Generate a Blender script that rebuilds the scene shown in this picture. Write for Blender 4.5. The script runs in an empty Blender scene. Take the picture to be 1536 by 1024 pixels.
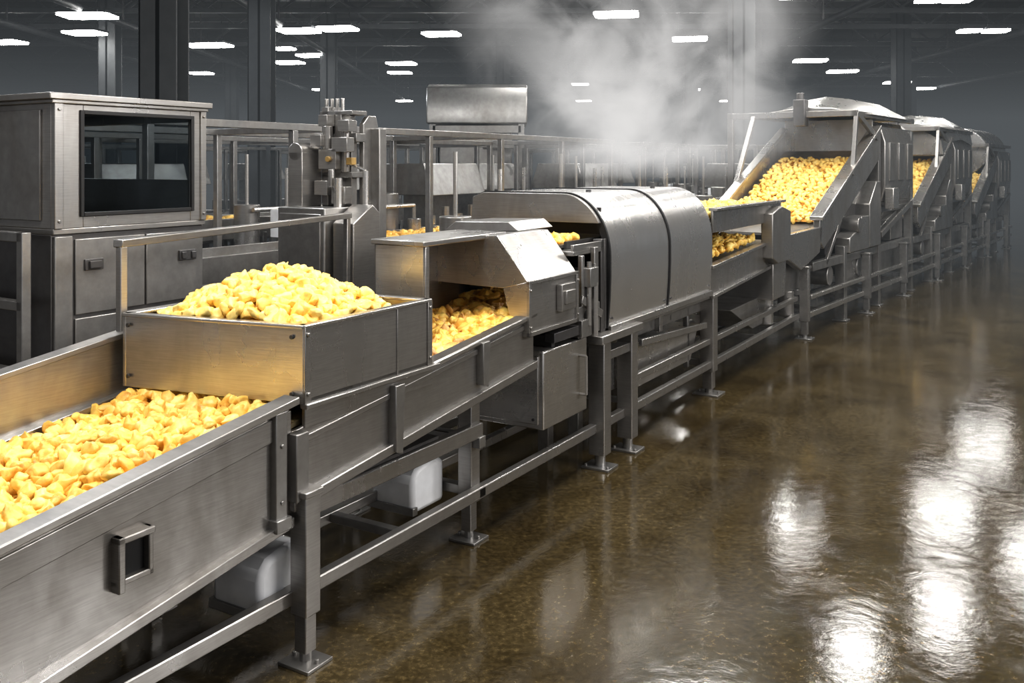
import bpy, math, random, bmesh
from mathutils import Vector, Matrix, noise
random.seed(7)
scene=bpy.context.scene
COL=scene.collection
rad=math.radians

# ------------------------------------------------------------------ materials
def newmat(name):
    m=bpy.data.materials.new(name); m.use_nodes=True
    nt=m.node_tree; nt.nodes.clear()
    out=nt.nodes.new('ShaderNodeOutputMaterial')
    return m,nt,out
def ramp(nt,fac,stops):
    r=nt.nodes.new('ShaderNodeValToRGB'); cr=r.color_ramp
    while len(cr.elements)<len(stops): cr.elements.new(0.5)
    for e,(p,c) in zip(cr.elements,stops):
        e.position=p; e.color=(c[0],c[1],c[2],1) if not isinstance(c,(int,float)) else (c,c,c,1)
    nt.links.new(fac,r.inputs[0]); return r.outputs[0]
def noise_n(nt,vec,scale,detail=4,rough=.55,dist=0):
    n=nt.nodes.new('ShaderNodeTexNoise'); n.inputs['Scale'].default_value=scale
    n.inputs['Detail'].default_value=detail; n.inputs['Roughness'].default_value=rough
    n.inputs['Distortion'].default_value=dist
    nt.links.new(vec,n.inputs['Vector']); return n.outputs['Fac']
def coords(nt,scale=(1,1,1),which='Object'):
    t=nt.nodes.new('ShaderNodeTexCoord'); mp=nt.nodes.new('ShaderNodeMapping')
    mp.inputs['Scale'].default_value=scale
    nt.links.new(t.outputs[which],mp.inputs['Vector']); return mp.outputs['Vector']
def steel(name,c=(.55,.56,.58),r=(.22,.42),grime=.35,brush=(2,2,60),bump=.04,grimec=(.25,.20,.14),metal=.9):
    m,nt,out=newmat(name)
    p=nt.nodes.new('ShaderNodeBsdfPrincipled'); p.inputs['Metallic'].default_value=metal
    v=coords(nt); vb=coords(nt,brush); vs=coords(nt,(1.6,1.6,.7))
    n1=noise_n(nt,vs,1.8,5,.55,.6); n2=noise_n(nt,v,12,4,.6)
    nb=noise_n(nt,vb,4,3,.6)
    mixf=nt.nodes.new('ShaderNodeMath'); mixf.operation='MULTIPLY_ADD'
    nt.links.new(n1,mixf.inputs[0]); mixf.inputs[1].default_value=.88
    sc=nt.nodes.new('ShaderNodeMath'); sc.operation='MULTIPLY'; nt.links.new(n2,sc.inputs[0]); sc.inputs[1].default_value=.12
    nt.links.new(sc.outputs[0],mixf.inputs[2])
    dark=[c[i]*(1-grime)+grimec[i]*grime*.5 for i in range(3)]
    col=ramp(nt,mixf.outputs[0],[(.32,dark),(.64,c)])
    br=ramp(nt,nb,[(.3,.86),(.7,1.06)])
    mm=nt.nodes.new('ShaderNodeMix'); mm.data_type='RGBA'; mm.blend_type='MULTIPLY'; mm.inputs[0].default_value=1
    nt.links.new(col,mm.inputs[6]); nt.links.new(br,mm.inputs[7])
    nt.links.new(mm.outputs[2],p.inputs['Base Color'])
    rr=ramp(nt,mixf.outputs[0],[(.32,r[1]),(.66,r[0])])
    nt.links.new(rr,p.inputs['Roughness'])
    b=nt.nodes.new('ShaderNodeBump'); b.inputs['Strength'].default_value=bump; b.inputs['Distance'].default_value=.01
    nt.links.new(nb,b.inputs['Height']); nt.links.new(b.outputs[0],p.inputs['Normal'])
    nt.links.new(p.outputs[0],out.inputs[0]); return m
def plain(name,c,r=.5,metal=0,var=.25,scale=8,bump=.1):
    m,nt,out=newmat(name)
    p=nt.nodes.new('ShaderNodeBsdfPrincipled'); p.inputs['Metallic'].default_value=metal
    p.inputs['Roughness'].default_value=r
    v=coords(nt); n=noise_n(nt,v,scale,5,.6)
    col=ramp(nt,n,[(.3,[x*(1-var) for x in c]),(.7,[min(1,x*(1+var)) for x in c])])
    nt.links.new(col,p.inputs['Base Color'])
    b=nt.nodes.new('ShaderNodeBump'); b.inputs['Strength'].default_value=bump; b.inputs['Distance'].default_value=.01
    nt.links.new(n,b.inputs['Height']); nt.links.new(b.outputs[0],p.inputs['Normal'])
    nt.links.new(p.outputs[0],out.inputs[0]); return m
S_BRIGHT=steel('brushed_steel_bright',(.62,.605,.585),(.24,.36),.38,bump=.02)
S_MID=steel('brushed_steel',(.46,.45,.44),(.25,.40),.46,metal=.86,bump=.025)
S_FRAME=steel('frame_steel',(.38,.375,.37),(.28,.42),.38,brush=(4,4,4),metal=.84,bump=.02)
S_DARK=steel('dark_steel',(.13,.13,.135),(.34,.5),.3,brush=(4,4,4),metal=.75,bump=.02)
S_OVEN=steel('oven_shell_steel',(.68,.67,.66),(.22,.31),.25,brush=(1.5,70,1.5),bump=.025,metal=.87)
BLACK=plain('black_rubber',(.010,.010,.011),.55)
BELT=plain('belt_plastic',(.13,.10,.05),.5,0,.4,20)
WHITE=plain('pale_plastic',(.85,.86,.88),.45,0,.1,6)
DARKPAINT=plain('dark_paint',(.05,.053,.058),.5,.2,.3,5)
COLUMN=plain('column_paint',(.06,.064,.068),.55,.1,.2,2)
CEIL=plain('ceiling_deck',(.018,.02,.022),.8,0,.3,1)
WALLM=plain('wall_panels',(.09,.10,.105),.7,0,.3,.4)
YELLOWP=plain('yellow_gauge',(.28,.18,.06),.5,0,.2,20)

def glassmat():
    m,nt,out=newmat('window_glass')
    g=nt.nodes.new('ShaderNodeBsdfGlossy'); g.inputs['Roughness'].default_value=.05; g.inputs['Color'].default_value=(.75,.8,.85,1)
    t=nt.nodes.new('ShaderNodeBsdfTransparent'); t.inputs[0].default_value=(.58,.62,.64,1)
    mx=nt.nodes.new('ShaderNodeMixShader'); mx.inputs[0].default_value=.16; nt.links.new(t.outputs[0],mx.inputs[1]); nt.links.new(g.outputs[0],mx.inputs[2])
    nt.links.new(mx.outputs[0],out.inputs[0]); return m
GLASS=glassmat()
def emis(name,c,s):
    m,nt,out=newmat(name); e=nt.nodes.new('ShaderNodeEmission'); e.inputs[0].default_value=(*c,1); e.inputs[1].default_value=s
    nt.links.new(e.outputs[0],out.inputs[0]); return m
LAMPM=emis('lamp_diffuser',(1,.985,.95),48)

def nugmat(name,c0,c1,spot):
    m,nt,out=newmat(name)
    p=nt.nodes.new('ShaderNodeBsdfPrincipled'); p.inputs['Roughness'].default_value=.45
    v=coords(nt); n=noise_n(nt,v,24,4,.6); n2=noise_n(nt,v,80,3,.6)
    oi=nt.nodes.new('ShaderNodeObjectInfo')
    col=ramp(nt,n,[(.28,spot),(.42,c1),(.60,c0)])
    hs=nt.nodes.new('ShaderNodeHueSaturation')
    mr=nt.nodes.new('ShaderNodeMapRange'); mr.inputs[3].default_value=.86; mr.inputs[4].default_value=1.08
    nt.links.new(oi.outputs['Random'],mr.inputs[0]); nt.links.new(mr.outputs[0],hs.inputs['Value'])
    nt.links.new(col,hs.inputs['Color']); nt.links.new(hs.outputs[0],p.inputs['Base Color'])
    b=nt.nodes.new('ShaderNodeBump'); b.inputs['Strength'].default_value=.3; b.inputs['Distance'].default_value=.004
    nt.links.new(n2,b.inputs['Height']); nt.links.new(b.outputs[0],p.inputs['Normal'])
    nt.links.new(p.outputs[0],out.inputs[0]); return m
NUG=[nugmat('potato_pale',(.93,.71,.25),(.90,.62,.16),(.80,.44,.07)),
     nugmat('potato_yellow',(.91,.64,.18),(.85,.52,.11),(.68,.32,.04)),
     nugmat('potato_golden',(.84,.53,.13),(.73,.39,.07),(.48,.20,.03)),
     nugmat('potato_browned',(.68,.41,.13),(.50,.26,.07),(.24,.10,.03))]
BEDM=nugmat('potato_gap_shade',(.50,.26,.04),(.40,.19,.03),(.25,.10,.02))  # dark brown under-layer paints the shade in the gaps between chunks

def floormat():
    m,nt,out=newmat('wet_polished_concrete')
    p=nt.nodes.new('ShaderNodeBsdfPrincipled')
    v=coords(nt)
    n1=noise_n(nt,v,1.1,8,.68,.8); n2=noise_n(nt,v,34,4,.7); n3=noise_n(nt,v,3.0,6,.7,1.2)
    base=ramp(nt,n1,[(.3,(.034,.024,.011)),(.5,(.068,.050,.023)),(.72,(.112,.085,.044))])
    sp=ramp(nt,n2,[(.42,.45),(.6,1.0),(.75,2.1)])
    mm=nt.nodes.new('ShaderNodeMix'); mm.data_type='RGBA'; mm.blend_type='MULTIPLY'; mm.inputs[0].default_value=.85
    nt.links.new(base,mm.inputs[6]); nt.links.new(sp,mm.inputs[7])
    nt.links.new(mm.outputs[2],p.inputs['Base Color'])
    rr=ramp(nt,n3,[(.35,.07),(.6,.12),(.8,.20)]); nt.links.new(rr,p.inputs['Roughness'])
    p.inputs['IOR'].default_value=1.75
    b=nt.nodes.new('ShaderNodeBump'); b.inputs['Strength'].default_value=.07; b.inputs['Distance'].default_value=.009
    w=noise_n(nt,v,8,6,.62,3.0)
    nt.links.new(w,b.inputs['Height'])
    b2=nt.nodes.new('ShaderNodeBump'); b2.inputs['Strength'].default_value=.08; b2.inputs['Distance'].default_value=.003
    nt.links.new(n2,b2.inputs['Height']); nt.links.new(b.outputs[0],b2.inputs['Normal'])
    nt.links.new(b2.outputs[0],p.inputs['Normal'])
    nt.links.new(p.outputs[0],out.inputs[0]); return m
FLOOR=floormat()

# ------------------------------------------------------------------ geometry builder
class G:
    def __init__(s): s.v=[]; s.f=[]; s.r=[]
    def _add(s,vs,fs):
        o=len(s.v); s.r.append((o,len(s.f))); s.v+= [Vector(x) for x in vs]; s.f+=[tuple(i+o for i in f) for f in fs]; return s
    def pieces(s,k=1):
        st=s.r[::k]; outp=[]
        for i,(a,b) in enumerate(st):
            a1,b1=(st[i+1] if i+1<len(st) else (len(s.v),len(s.f)))
            g=G(); g.v=s.v[a:a1]; g.f=[tuple(x-a for x in f) for f in s.f[b:b1]]; outp.append(g)
        return outp
    def box(s,x0,x1,y0,y1,z0,z1):
        if x0>x1:x0,x1=x1,x0
        if y0>y1:y0,y1=y1,y0
        if z0>z1:z0,z1=z1,z0
        return s._add([(x0,y0,z0),(x1,y0,z0),(x1,y1,z0),(x0,y1,z0),(x0,y0,z1),(x1,y0,z1),(x1,y1,z1),(x0,y1,z1)],
          [(0,3,2,1),(4,5,6,7),(0,1,5,4),(1,2,6,5),(2,3,7,6),(3,0,4,7)])
    def beam(s,p,q,w,h):
        p=Vector(p);q=Vector(q);d=(q-p).normalized()
        up=Vector((0,0,1)) if abs(d.z)<.95 else Vector((0,1,0))
        a=d.cross(up).normalized()*w/2; b=a.cross(d).normalized()*h/2
        vs=[p-a-b,p+a-b,p+a+b,p-a+b,q-a-b,q+a-b,q+a+b,q-a+b]
        return s._add(vs,[(0,1,2,3),(7,6,5,4),(0,4,5,1),(1,5,6,2),(2,6,7,3),(3,7,4,0)])
    def cyl(s,p,q,r,n=16,r2=None):
        p=Vector(p);q=Vector(q);d=(q-p).normalized(); r2=r if r2 is None else r2
        up=Vector((0,0,1)) if abs(d.z)<.95 else Vector((0,1,0))
        a=d.cross(up).normalized(); b=a.cross(d).normalized()
        vs=[p+a*r*math.cos(t)+b*r*math.sin(t) for t in [2*math.pi*i/n for i in range(n)]]
        vs+=[q+a*r2*math.cos(t)+b*r2*math.sin(t) for t in [2*math.pi*i/n for i in range(n)]]
        fs=[(i,i+n,(i+1)%n+n,(i+1)%n) for i in range(n)]
        fs+=[tuple(range(n)),tuple(range(2*n-1,n-1,-1))]
        return s._add(vs,fs)
    def prism(s,prof,a0,a1,axis='y'):
        n=len(prof)
        if axis=='y': vs=[(p[0],a0,p[1]) for p in prof]+[(p[0],a1,p[1]) for p in prof]
        elif axis=='x': vs=[(a0,p[0],p[1]) for p in prof]+[(a1,p[0],p[1]) for p in prof]
        else: vs=[(p[0],p[1],a0) for p in prof]+[(p[0],p[1],a1) for p in prof]
        fs=[(i,(i+1)%n,(i+1)%n+n,i+n) for i in range(n)]+[tuple(range(n-1,-1,-1)),tuple(range(n,2*n))]
        return s._add(vs,fs)
    def hexa(s,bot,top):
        return s._add(list(bot)+list(top),[(0,3,2,1),(4,5,6,7),(0,1,5,4),(1,2,6,5),(2,3,7,6),(3,0,4,7)])
    def loft(s,secs):
        n=len(secs[0]); vs=[];fs=[]
        for q in secs: vs+=list(q)
        for i in range(len(secs)-1):
            for j in range(n-1): a=i*n+j; fs.append((a,a+1,a+n+1,a+n))
            fs.append((i*n,i*n+n,i*n+2*n-1,i*n+n-1))
        fs.append(tuple(range(n))); fs.append(tuple(range((len(secs)-1)*n,len(secs)*n)))
        return s._add(vs,fs)
    def hull_shell(s,prof,a0,a1,th,c):
        n=len(prof); inner=[]
        for p in prof:
            d=Vector((c[0]-p[0],c[1]-p[1])); d.normalize(); inner.append((p[0]+d.x*th,p[1]+d.y*th))
        vs=[(p[0],a0,p[1]) for p in prof]+[(p[0],a1,p[1]) for p in prof]+[(p[0],a0,p[1]) for p in inner]+[(p[0],a1,p[1]) for p in inner]
        fs=[]
        for i in range(n-1):
            fs.append((i,i+1,i+1+n,i+n)); fs.append((i+2*n,i+3*n,i+1+3*n,i+1+2*n))
            fs.append((i,i+2*n,i+1+2*n,i+1)); fs.append((i+n,i+1+n,i+1+3*n,i+3*n))
        fs.append((0,n,3*n,2*n)); fs.append((n-1,3*n-1,4*n-1,2*n-1))
        return s._add(vs,fs)

def mkmesh(name,g,mats,off=(0,0,0),smooth=True):
    me=bpy.data.meshes.new(name); o=Vector(off)
    me.from_pydata([tuple(v-o) for v in g.v],[],g.f)
    bm=bmesh.new(); bm.from_mesh(me); bmesh.ops.recalc_face_normals(bm,faces=bm.faces); bm.to_mesh(me); bm.free()
    for m in mats: me.materials.append(m)
    if smooth:
        me.shade_smooth(); me.set_sharp_from_angle(angle=rad(32))
    return me
FR={'M':((-.854,3.758),31.0),'F':((3.34,10.65),36.0),'W':((0,0),0.0)}
def W(fr,t,s,z):
    (ox,oy),a=FR[fr]; a=rad(a)
    return Vector((ox+s*math.sin(a)+t*math.cos(a), oy+s*math.cos(a)-t*math.sin(a), z))
class Thing:
    def __init__(self,name,label,cat,fr='M',t=0,s=0,z=0,group=None):
        e=bpy.data.objects.new(name,None); e.empty_display_size=.2; COL.objects.link(e)
        e.location=W(fr,t,s,z); e.rotation_euler=(0,0,-rad(FR[fr][1]))
        e['label']=label; e['category']=cat
        if group: e['group']=group
        self.e=e; self.off=(t,s,z); self.kids=[e]
    def add(self,name,g,mat,bevel=.004,parent=None,label=None,each=0):
        if each:
            for gg in g.pieces(each): o=self.add(name,gg,mat,bevel,parent,label)
            return o
        me=mkmesh(name,g,[mat],self.off)
        o=bpy.data.objects.new(name,me); COL.objects.link(o); o.parent=parent or self.e
        if bevel:
            b=o.modifiers.new('bevel','BEVEL'); b.width=bevel; b.segments=2; b.limit_method='ANGLE'; b.angle_limit=rad(35)
        if label:o['label']=label
        self.kids.append(o); return o
def copy_thing(th,fr,t,s,z=0,scale=None,rz=0):
    mp={}
    for o in th.kids:
        c=o.copy(); COL.objects.link(c); mp[o]=c
    for o in th.kids:
        if o.parent in mp: mp[o].parent=mp[o.parent]
    e=mp[th.e]; e.location=W(fr,t,s,z); e.rotation_euler=(0,0,-rad(FR[fr][1])+rz)
    if scale: e.scale=scale
    return e
def bolts(g,pts,axis='x',r=.009,l=.008):
    for p in pts:
        q=list(p)
        if axis=='x': q[0]+=l
        elif axis=='-y': q[1]-=l
        elif axis=='z': q[2]+=l
        g.cyl(p,q,r,8)
def struct(name,g,mat,bevel=0):
    me=mkmesh(name,g,[mat]); o=bpy.data.objects.new(name,me); COL.objects.link(o); o['kind']='structure'
    return o

# ------------------------------------------------------------------ room shell
struct('floor',G().box(-24,36,-4,62,-.1,0),FLOOR)
struct('ceiling',G().box(-24,36,4,62,7.0,7.1),CEIL)
gw=G().box(-24,36,62,62.2,0,7)
for i in range(20): gw.box(-24+i*3,-23.9+i*3,61.9,62,0,7)
struct('wall_back',gw,WALLM)
struct('wall_left',G().box(-24.2,-24,4,62,0,7),WALLM)
struct('wall_right',G().box(36,36.2,4,62,0,7),WALLM)

def truss(y):
    th=Thing('roof_truss','dark steel lattice roof truss under the ceiling','truss','W',0,y,5.9,group='roof trusses')
    g=G().box(-24,36,y-.08,y+.08,5.9,6.02).box(-24,36,y-.08,y+.08,6.7,6.82)
    th.add('chord',g,COLUMN,0,each=1)
    g=G(); x=-24
    while x<35:
        g.beam((x,y,5.98),(x+1,y,6.74),.06,.06).beam((x+1,y,6.74),(x+2,y,5.98),.06,.06); x+=2
    th.add('lattice_web',g,COLUMN,0)
    return th
t0=truss(19)
for y in (21.5,24.2,27,31,36,42,48,55): copy_thing(t0,'W',0,y,5.9)
gp=Thing('ceiling_pipe','long dark service pipe hung under roof','pipe','W',-6,30,5.6,group='ceiling pipes')
gp.add('pipe',G().cyl((-6,17,5.6),(-6,60,5.6),.09,12),COLUMN,0)
g=G()
for y in range(18,60,6): g.box(-6.02,-5.98,y-.02,y+.02,5.6,7)
gp.add('hanger',g,S_DARK,0,each=1)
for x in (-13,-10,8,14,20): copy_thing(gp,'W',x,30,5.6)

def column(x,y,w=.48):
    th=Thing('steel_column','grey painted steel H-section building column','column','W',x,y,0,group='building columns')
    g=G().box(x-w/2,x+w/2,y-w/2,y-w/2+.04,0,7).box(x-w/2,x+w/2,y+w/2-.04,y+w/2,0,7).box(x-.03,x+.03,y-w/2,y+w/2,0,7)
    g.box(x-w/2,x-w/2+.03,y-w/2,y+w/2,0,7)
    th.add('shaft',g,COLUMN,.005)
    th.add('base_plate',G().box(x-w*.8,x+w*.8,y-w*.8,y+w*.8,0,.03),COLUMN,.003)
    return th
c0=column(-4.47,12)
for (x,y) in ((-5.36,20),(4.91,20),(-11.2,26),(-5.9,30),(-.3,32),(6.5,34),(-12,40),(12.5,30),(-2,46),(9,46),(17,40),(-17,30)): copy_thing(c0,'W',x,y)

L=Thing('ceiling_lamp','white glowing rectangular high bay ceiling lamp','lamp','W',-10,22,5.5,group='ceiling lamps')
lp=[(-10.6,21.68),(-10.5,21.6),(-9.5,21.6),(-9.4,21.68),(-9.4,22.32),(-9.5,22.4),(-10.5,22.4),(-10.6,22.32)]
L.add('diffuser',G().prism(lp,5.45,5.50,'z'),LAMPM,0)
L.add('housing',G().box(-10.6,-9.4,21.6,22.4,5.50,5.56),DARKPAINT,0)
g=G()
for dx in (-.4,.4): g.cyl((-10+dx,22,5.56),(-10+dx,22,7),.012,6)
L.add('suspension_rod',g,DARKPAINT,0,each=1)
lamps=[(-11.4,24.9,.8),(-10.0,22.0,.8),(-14.5,26.8,.8),(-8.96,27.5,1.1),(-5.6,24.5,.85),(-4.5,24.1,.8),(-6.9,28.3,.5),(-7.7,32.2,.8),(-6.45,30.1,.75),
(-1.9,25.1,.8),(-3.85,32.5,.8),(-4.3,35.8,.7),(2.44,21.8,.85),(4.97,26.1,.8),(10.1,31.6,.9),(12.5,35.3,.9),(16.6,40.2,.9),(19,43.4,1),
(12.0,24.5,.46),(12.7,24.5,.5),(8.9,19.9,.45),(9.5,19.9,.45),(3.0,41,.6),(-9,44,.6),(-.5,44,.6),(8.5,44,.6),(-12,36,.7),(-15,40,.7),(4,52,.7),(-6,52,.7),(12,52,.7),
(.95,14.1,1.2),(2.88,17.2,1.1),(5.9,19.4,.55),(7.2,15.6,.55),(2.4,12.0,1.0),(5.2,14.2,.5),(9.7,17.6,.5)]
for x,y,k in lamps: copy_thing(L,'W',x,y,5.5,(k,min(1,k+.12),1),rad(-10))

# ------------------------------------------------------------------ leg helper
def leg(g,t,s,ztop,w=.08):
    g.box(t-w/2,t+w/2,s-w/2,s+w/2,.2,ztop)
    g.box(t-w*.36,t+w*.36,s-w*.36,s+w*.36,.05,.2)
    g.box(t-w*.62,t+w*.62,s-w*.62,s+w*.62,ztop-.015,ztop+.01)
def foot(g,t,s,w=.08):
    g.box(t-w*.95,t+w*.95,s-w*.85,s+w*.85,0,.014)
    for dx in (-.7,.7):
        g.cyl((t+dx*w,s,.012),(t+dx*w,s,.03),.009,8)
    g.cyl((t,s,.012),(t,s,.06),w*.3,10)

sf=Thing('conveyor_support_frame','long welded stainless tube frame on adjustable feet carrying conveyors','support frame','M',0,0)
for (t,s,zt) in ((.03,0,.69),(-.09,1.362,.76),(-.045,5.055,.86),(-.90,0,.69),(-.9,1.36,.76),(-.95,5.05,.86),(-.9,-1.7,.6),(.0,-1.75,.45),(.045,8.07,.82),(-.95,8.0,.82)):
    w=.085 if s<5 else (.12 if s<6 else .10)
    g=G(); leg(g,t,s,zt,w); l=sf.add('leg',g,S_MID)
    g=G(); foot(g,t,s,w); sf.add('foot_plate',g,S_FRAME,.002,parent=l)
g=G().box(-.05,.0,-2.4,8.1,.235,.295).box(-.93,-.88,-2.4,8.1,.235,.295).box(-.5,-.45,-2.4,8.1,.235,.29)
sf.add('lower_rail',g,S_MID,.006,each=1)
g=G().box(-.06,-.01,-2.4,1.38,.55,.63).box(-.93,-.88,-2.4,1.38,.55,.63).box(-.06,-.01,3.4,8.1,.44,.49)
sf.add('upper_rail',g,S_MID,.006,each=1)
g=G()
for s in (-1.75,0,1.36,5.05,8.05): g.box(-.9,-.0,s-.03,s+.03,.5,.56).box(-.9,0,s-.03,s+.03,.24,.29)
for s in (-1,.7,3.5,6.5,7.3): g.box(-.9,-.03,s-.025,s+.025,.245,.285)
sf.add('cross_bar',g,S_FRAME,each=1)

# ------------------------------------------------------------------ infeed conveyor (inclined)
K=.14
th=Thing('trough_conveyor','inclined stainless steel trough conveyor carrying potato chunks','conveyor','M',-.45,-1)
def inc(s0,s1,zt0,h,k=K):
    return [(s0,zt0+k*s0-h),(s1,zt0+k*s1-h),(s1,zt0+k*s1),(s0,zt0+k*s0)]
g=G().prism(inc(-2.6,-.06,1.06,.48),-.02,0,'x')
g.prism(inc(-2.6,-.06,1.03,.09),-.005,.012,'x')
g.prism(inc(-2.6,-.06,.61,.04),-.01,.03,'x')
th.add('side_panel',g,S_MID)
g=G().prism(inc(-2.6,-.03,1.075,.03),-.055,.03,'x').prism(inc(-2.6,-.03,1.06,.06),-.055,-.045,'x')
th.add('top_flange',g,S_BRIGHT,.008)
g=G().prism(inc(-2.6,.0,1.26,.62),-.945,-.925,'x'); g.prism(inc(-2.6,0,1.275,.025),-.99,-.91,'x')
g.prism(inc(-2.6,0,1.02,.03),-.93,-.885,'x')
th.add('back_wall',g,S_MID,label='tall back wall tinted gold by reflected product')
th.add('belt',G().prism(inc(-2.6,.3,.955,.02),-.925,-.03,'x'),BELT,0)
th.add('bottom_pan',G().prism(inc(-2.6,-.1,.66,.02),-.925,-.02,'x'),S_DARK,0)
g=G(); s0,s1,z0,z1=-.86,-.72,.61,.79
g.box(-.005,.04,s0,s0+.025,z0,z1).box(-.005,.03,s1-.018,s1,z0+.02,z1).box(-.005,.04,s0,s1,z1-.022,z1).box(-.005,.03,s0,s1,z0+.02,z0+.04)
br=th.add('square_bracket',g,S_MID)
th.add('slot_shade',G().box(-.002,.004,s0+.025,s1-.018,z0+.04,z1-.022),BLACK,0,parent=br)  # black plate paints the shade inside the open bracket
g=G().box(-.005,.03,-.16,-.10,.60,1.03).box(-.005,.045,-.17,-.09,.57,.62)
bolts(g,[(.03,-.13,.9),(.03,-.13,.68)])
th.add('strap',g,S_FRAME)

# ------------------------------------------------------------------ hopper
hp=Thing('product_hopper','open rectangular stainless hopper heaped with yellow potato chunks','hopper','M',-.45,.4,.93)
NR,FRr,FL,NL=Vector((.02,0)),Vector((.02,.87)),Vector((-.92,.80)),Vector((-.88,-.17))
def wallpoly(g,a,b,z0,z1,th=.018):
    d=(b-a).normalized(); n=Vector((-d.y,d.x))*th
    bot=[(a.x,a.y,z0),(b.x,b.y,z0),(b.x+n.x,b.y+n.y,z0),(a.x+n.x,a.y+n.y,z0)]
    top=[(x,y,z1) for x,y,_ in bot]; g.hexa(bot,top)
g=G(); wallpoly(g,NL,NR,1.03,1.342); hp.add('front_panel',g,S_BRIGHT,.004)
g=G(); wallpoly(g,NR,FRr,1.03,1.342)
g.box(.018,.028,.0,.035,1.03,1.342).box(.018,.026,.60,.61,1.03,1.342).box(.018,.028,.835,.87,1.03,1.342)
bolts(g,[(.028,.018,1.31),(.028,.018,1.07),(.028,.85,1.31),(.028,.85,1.07)])
hp.add('side_panel',g,S_MID,.003)
g=G(); wallpoly(g,FRr,FL,1.03,1.342); wallpoly(g,FL,NL,1.03,1.342); hp.add('rear_panel',g,S_BRIGHT,.003)
g=G()
for a,b in ((NL,NR),(NR,FRr),(FRr,FL),(FL,NL)):
    d=(b-a).normalized(); n=Vector((-d.y,d.x))
    c0_=a-n*.008; c1_=b-n*.008; c2_=b+n*.035; c3_=a+n*.035
    g.hexa([(p.x,p.y,1.335) for p in (c0_,c1_,c2_,c3_)],[(p.x,p.y,1.35) for p in (c0_,c1_,c2_,c3_)])
hp.add('rim',g,S_BRIGHT,.004)
g=G().hexa([(NR.x-.9,.0,1.03),(NR.x,0,1.03),(NR.x,.86,1.03),(FL.x,.8,1.03)],[(NR.x-.9,0,1.05),(NR.x,0,1.05),(NR.x,.86,1.05),(FL.x,.8,1.05)])
hp.add('base_plate',g,S_MID,0)
g=G().box(-.01,.01,.02,.9,.93,1.035).box(.0,.04,.0,.92,1.012,1.034)
hp.add('skirt',g,S_MID,.004)
g=G(); bolts(g,[(NR.x-.05,-.012,1.07),(NR.x-.05,-.012,1.30),(NL.x+.04,-.17,1.08),(NL.x+.04,-.17,1.30)],'-y')
hp.add('bolt',g,S_DARK,0,each=1)

gr=Thing('guard_rail','thin square steel guard rail beside the hopper','guard rail','M',-.95,0)
a=Vector((-.955,-.12,0)); b=Vector((-1.45,1.95,0))
gr.add('post',G().box(a.x-.018,a.x+.018,a.y-.018,a.y+.018,0,1.63),S_MID)
gr.add('post',G().box(b.x-.018,b.x+.018,b.y-.018,b.y+.018,0,1.64),S_MID)
gr.add('top_bar',G().beam((a.x,a.y-.02,1.645),(b.x,b.y+.02,1.655),.05,.035),S_MID)

# ------------------------------------------------------------------ transfer conveyor
K2=.104
tc=Thing('transfer_conveyor','stainless side-walled transfer conveyor with browned potato slices','conveyor','M',-.35,1)
g=G().prism(inc(-.06,1.9,.935,.31,K2),-.02,0,'x').prism(inc(-.06,1.9,.67,.045,K2),-.01,.03,'x').prism(inc(.0,1.9,.90,.03,K2),-.01,.012,'x')
tc.add('side_panel',g,S_MID)
tc.add('top_flange',G().prism(inc(.88,1.9,.95,.03,K2),-.05,.03,'x'),S_BRIGHT,.008)
tc.add('back_wall',G().prism(inc(-.06,2.0,1.0,.4,K2),-.72,-.70,'x'),S_MID)
tc.add('belt',G().prism(inc(-.0,2.6,.885,.02,K2),-.70,-.02,'x'),BELT,0)
g=G()
for s,h in ((.6,.30),(1.33,.22)):
    zt=.93+K2*s
    g.prism([(s-.03,zt-h),(s+.02,zt-h-.02),(s+.035,zt),(s-.035,zt)],-.005,.045,'x')
g.box(-.03,.05,-.07,-.0,.66,.93)
tc.add('bracket',g,S_FRAME,each=1)
tc.add('drip_pan',G().box(-.7,-.03,-.05,1.0,.635,.65),S_DARK,0)

for (s,t) in ((-.02,-.20),(1.18,-.36)):
    m=Thing('motor_cover','pale grey molded motor cover sitting on lower rails','motor cover','M',t,s,.29,group='motor covers')
    g=G().prism([(s-.14,.20),(s+.14,.20),(s+.14,.42),(s+.05,.46),(s-.09,.43),(s-.14,.38)],t-.13,t+.14,'x')
    m.add('housing',g,WHITE,.025)
    m.add('mount_strip',G().box(t-.14,t+.15,s-.15,s-.11,.20,.24),S_FRAME,.003)

bc=Thing('belt_cover','bent sheet steel cover plate bridging the conveyor','cover plate','M',-.43,1.5,.9)
bc.add('end_panel',G().box(-.6,-.27,1.2,1.215,1.03,1.56),S_BRIGHT,.003)
g=G().box(-.61,-.255,1.18,2.02,1.56,1.59).box(-.27,-.258,1.2,1.24,1.06,1.56); bc.add('top_plate',g,S_MID,.006)
bc.add('back_panel',G().box(-.6,-.588,1.2,2.0,1.03,1.56),S_MID,.003)

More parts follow.
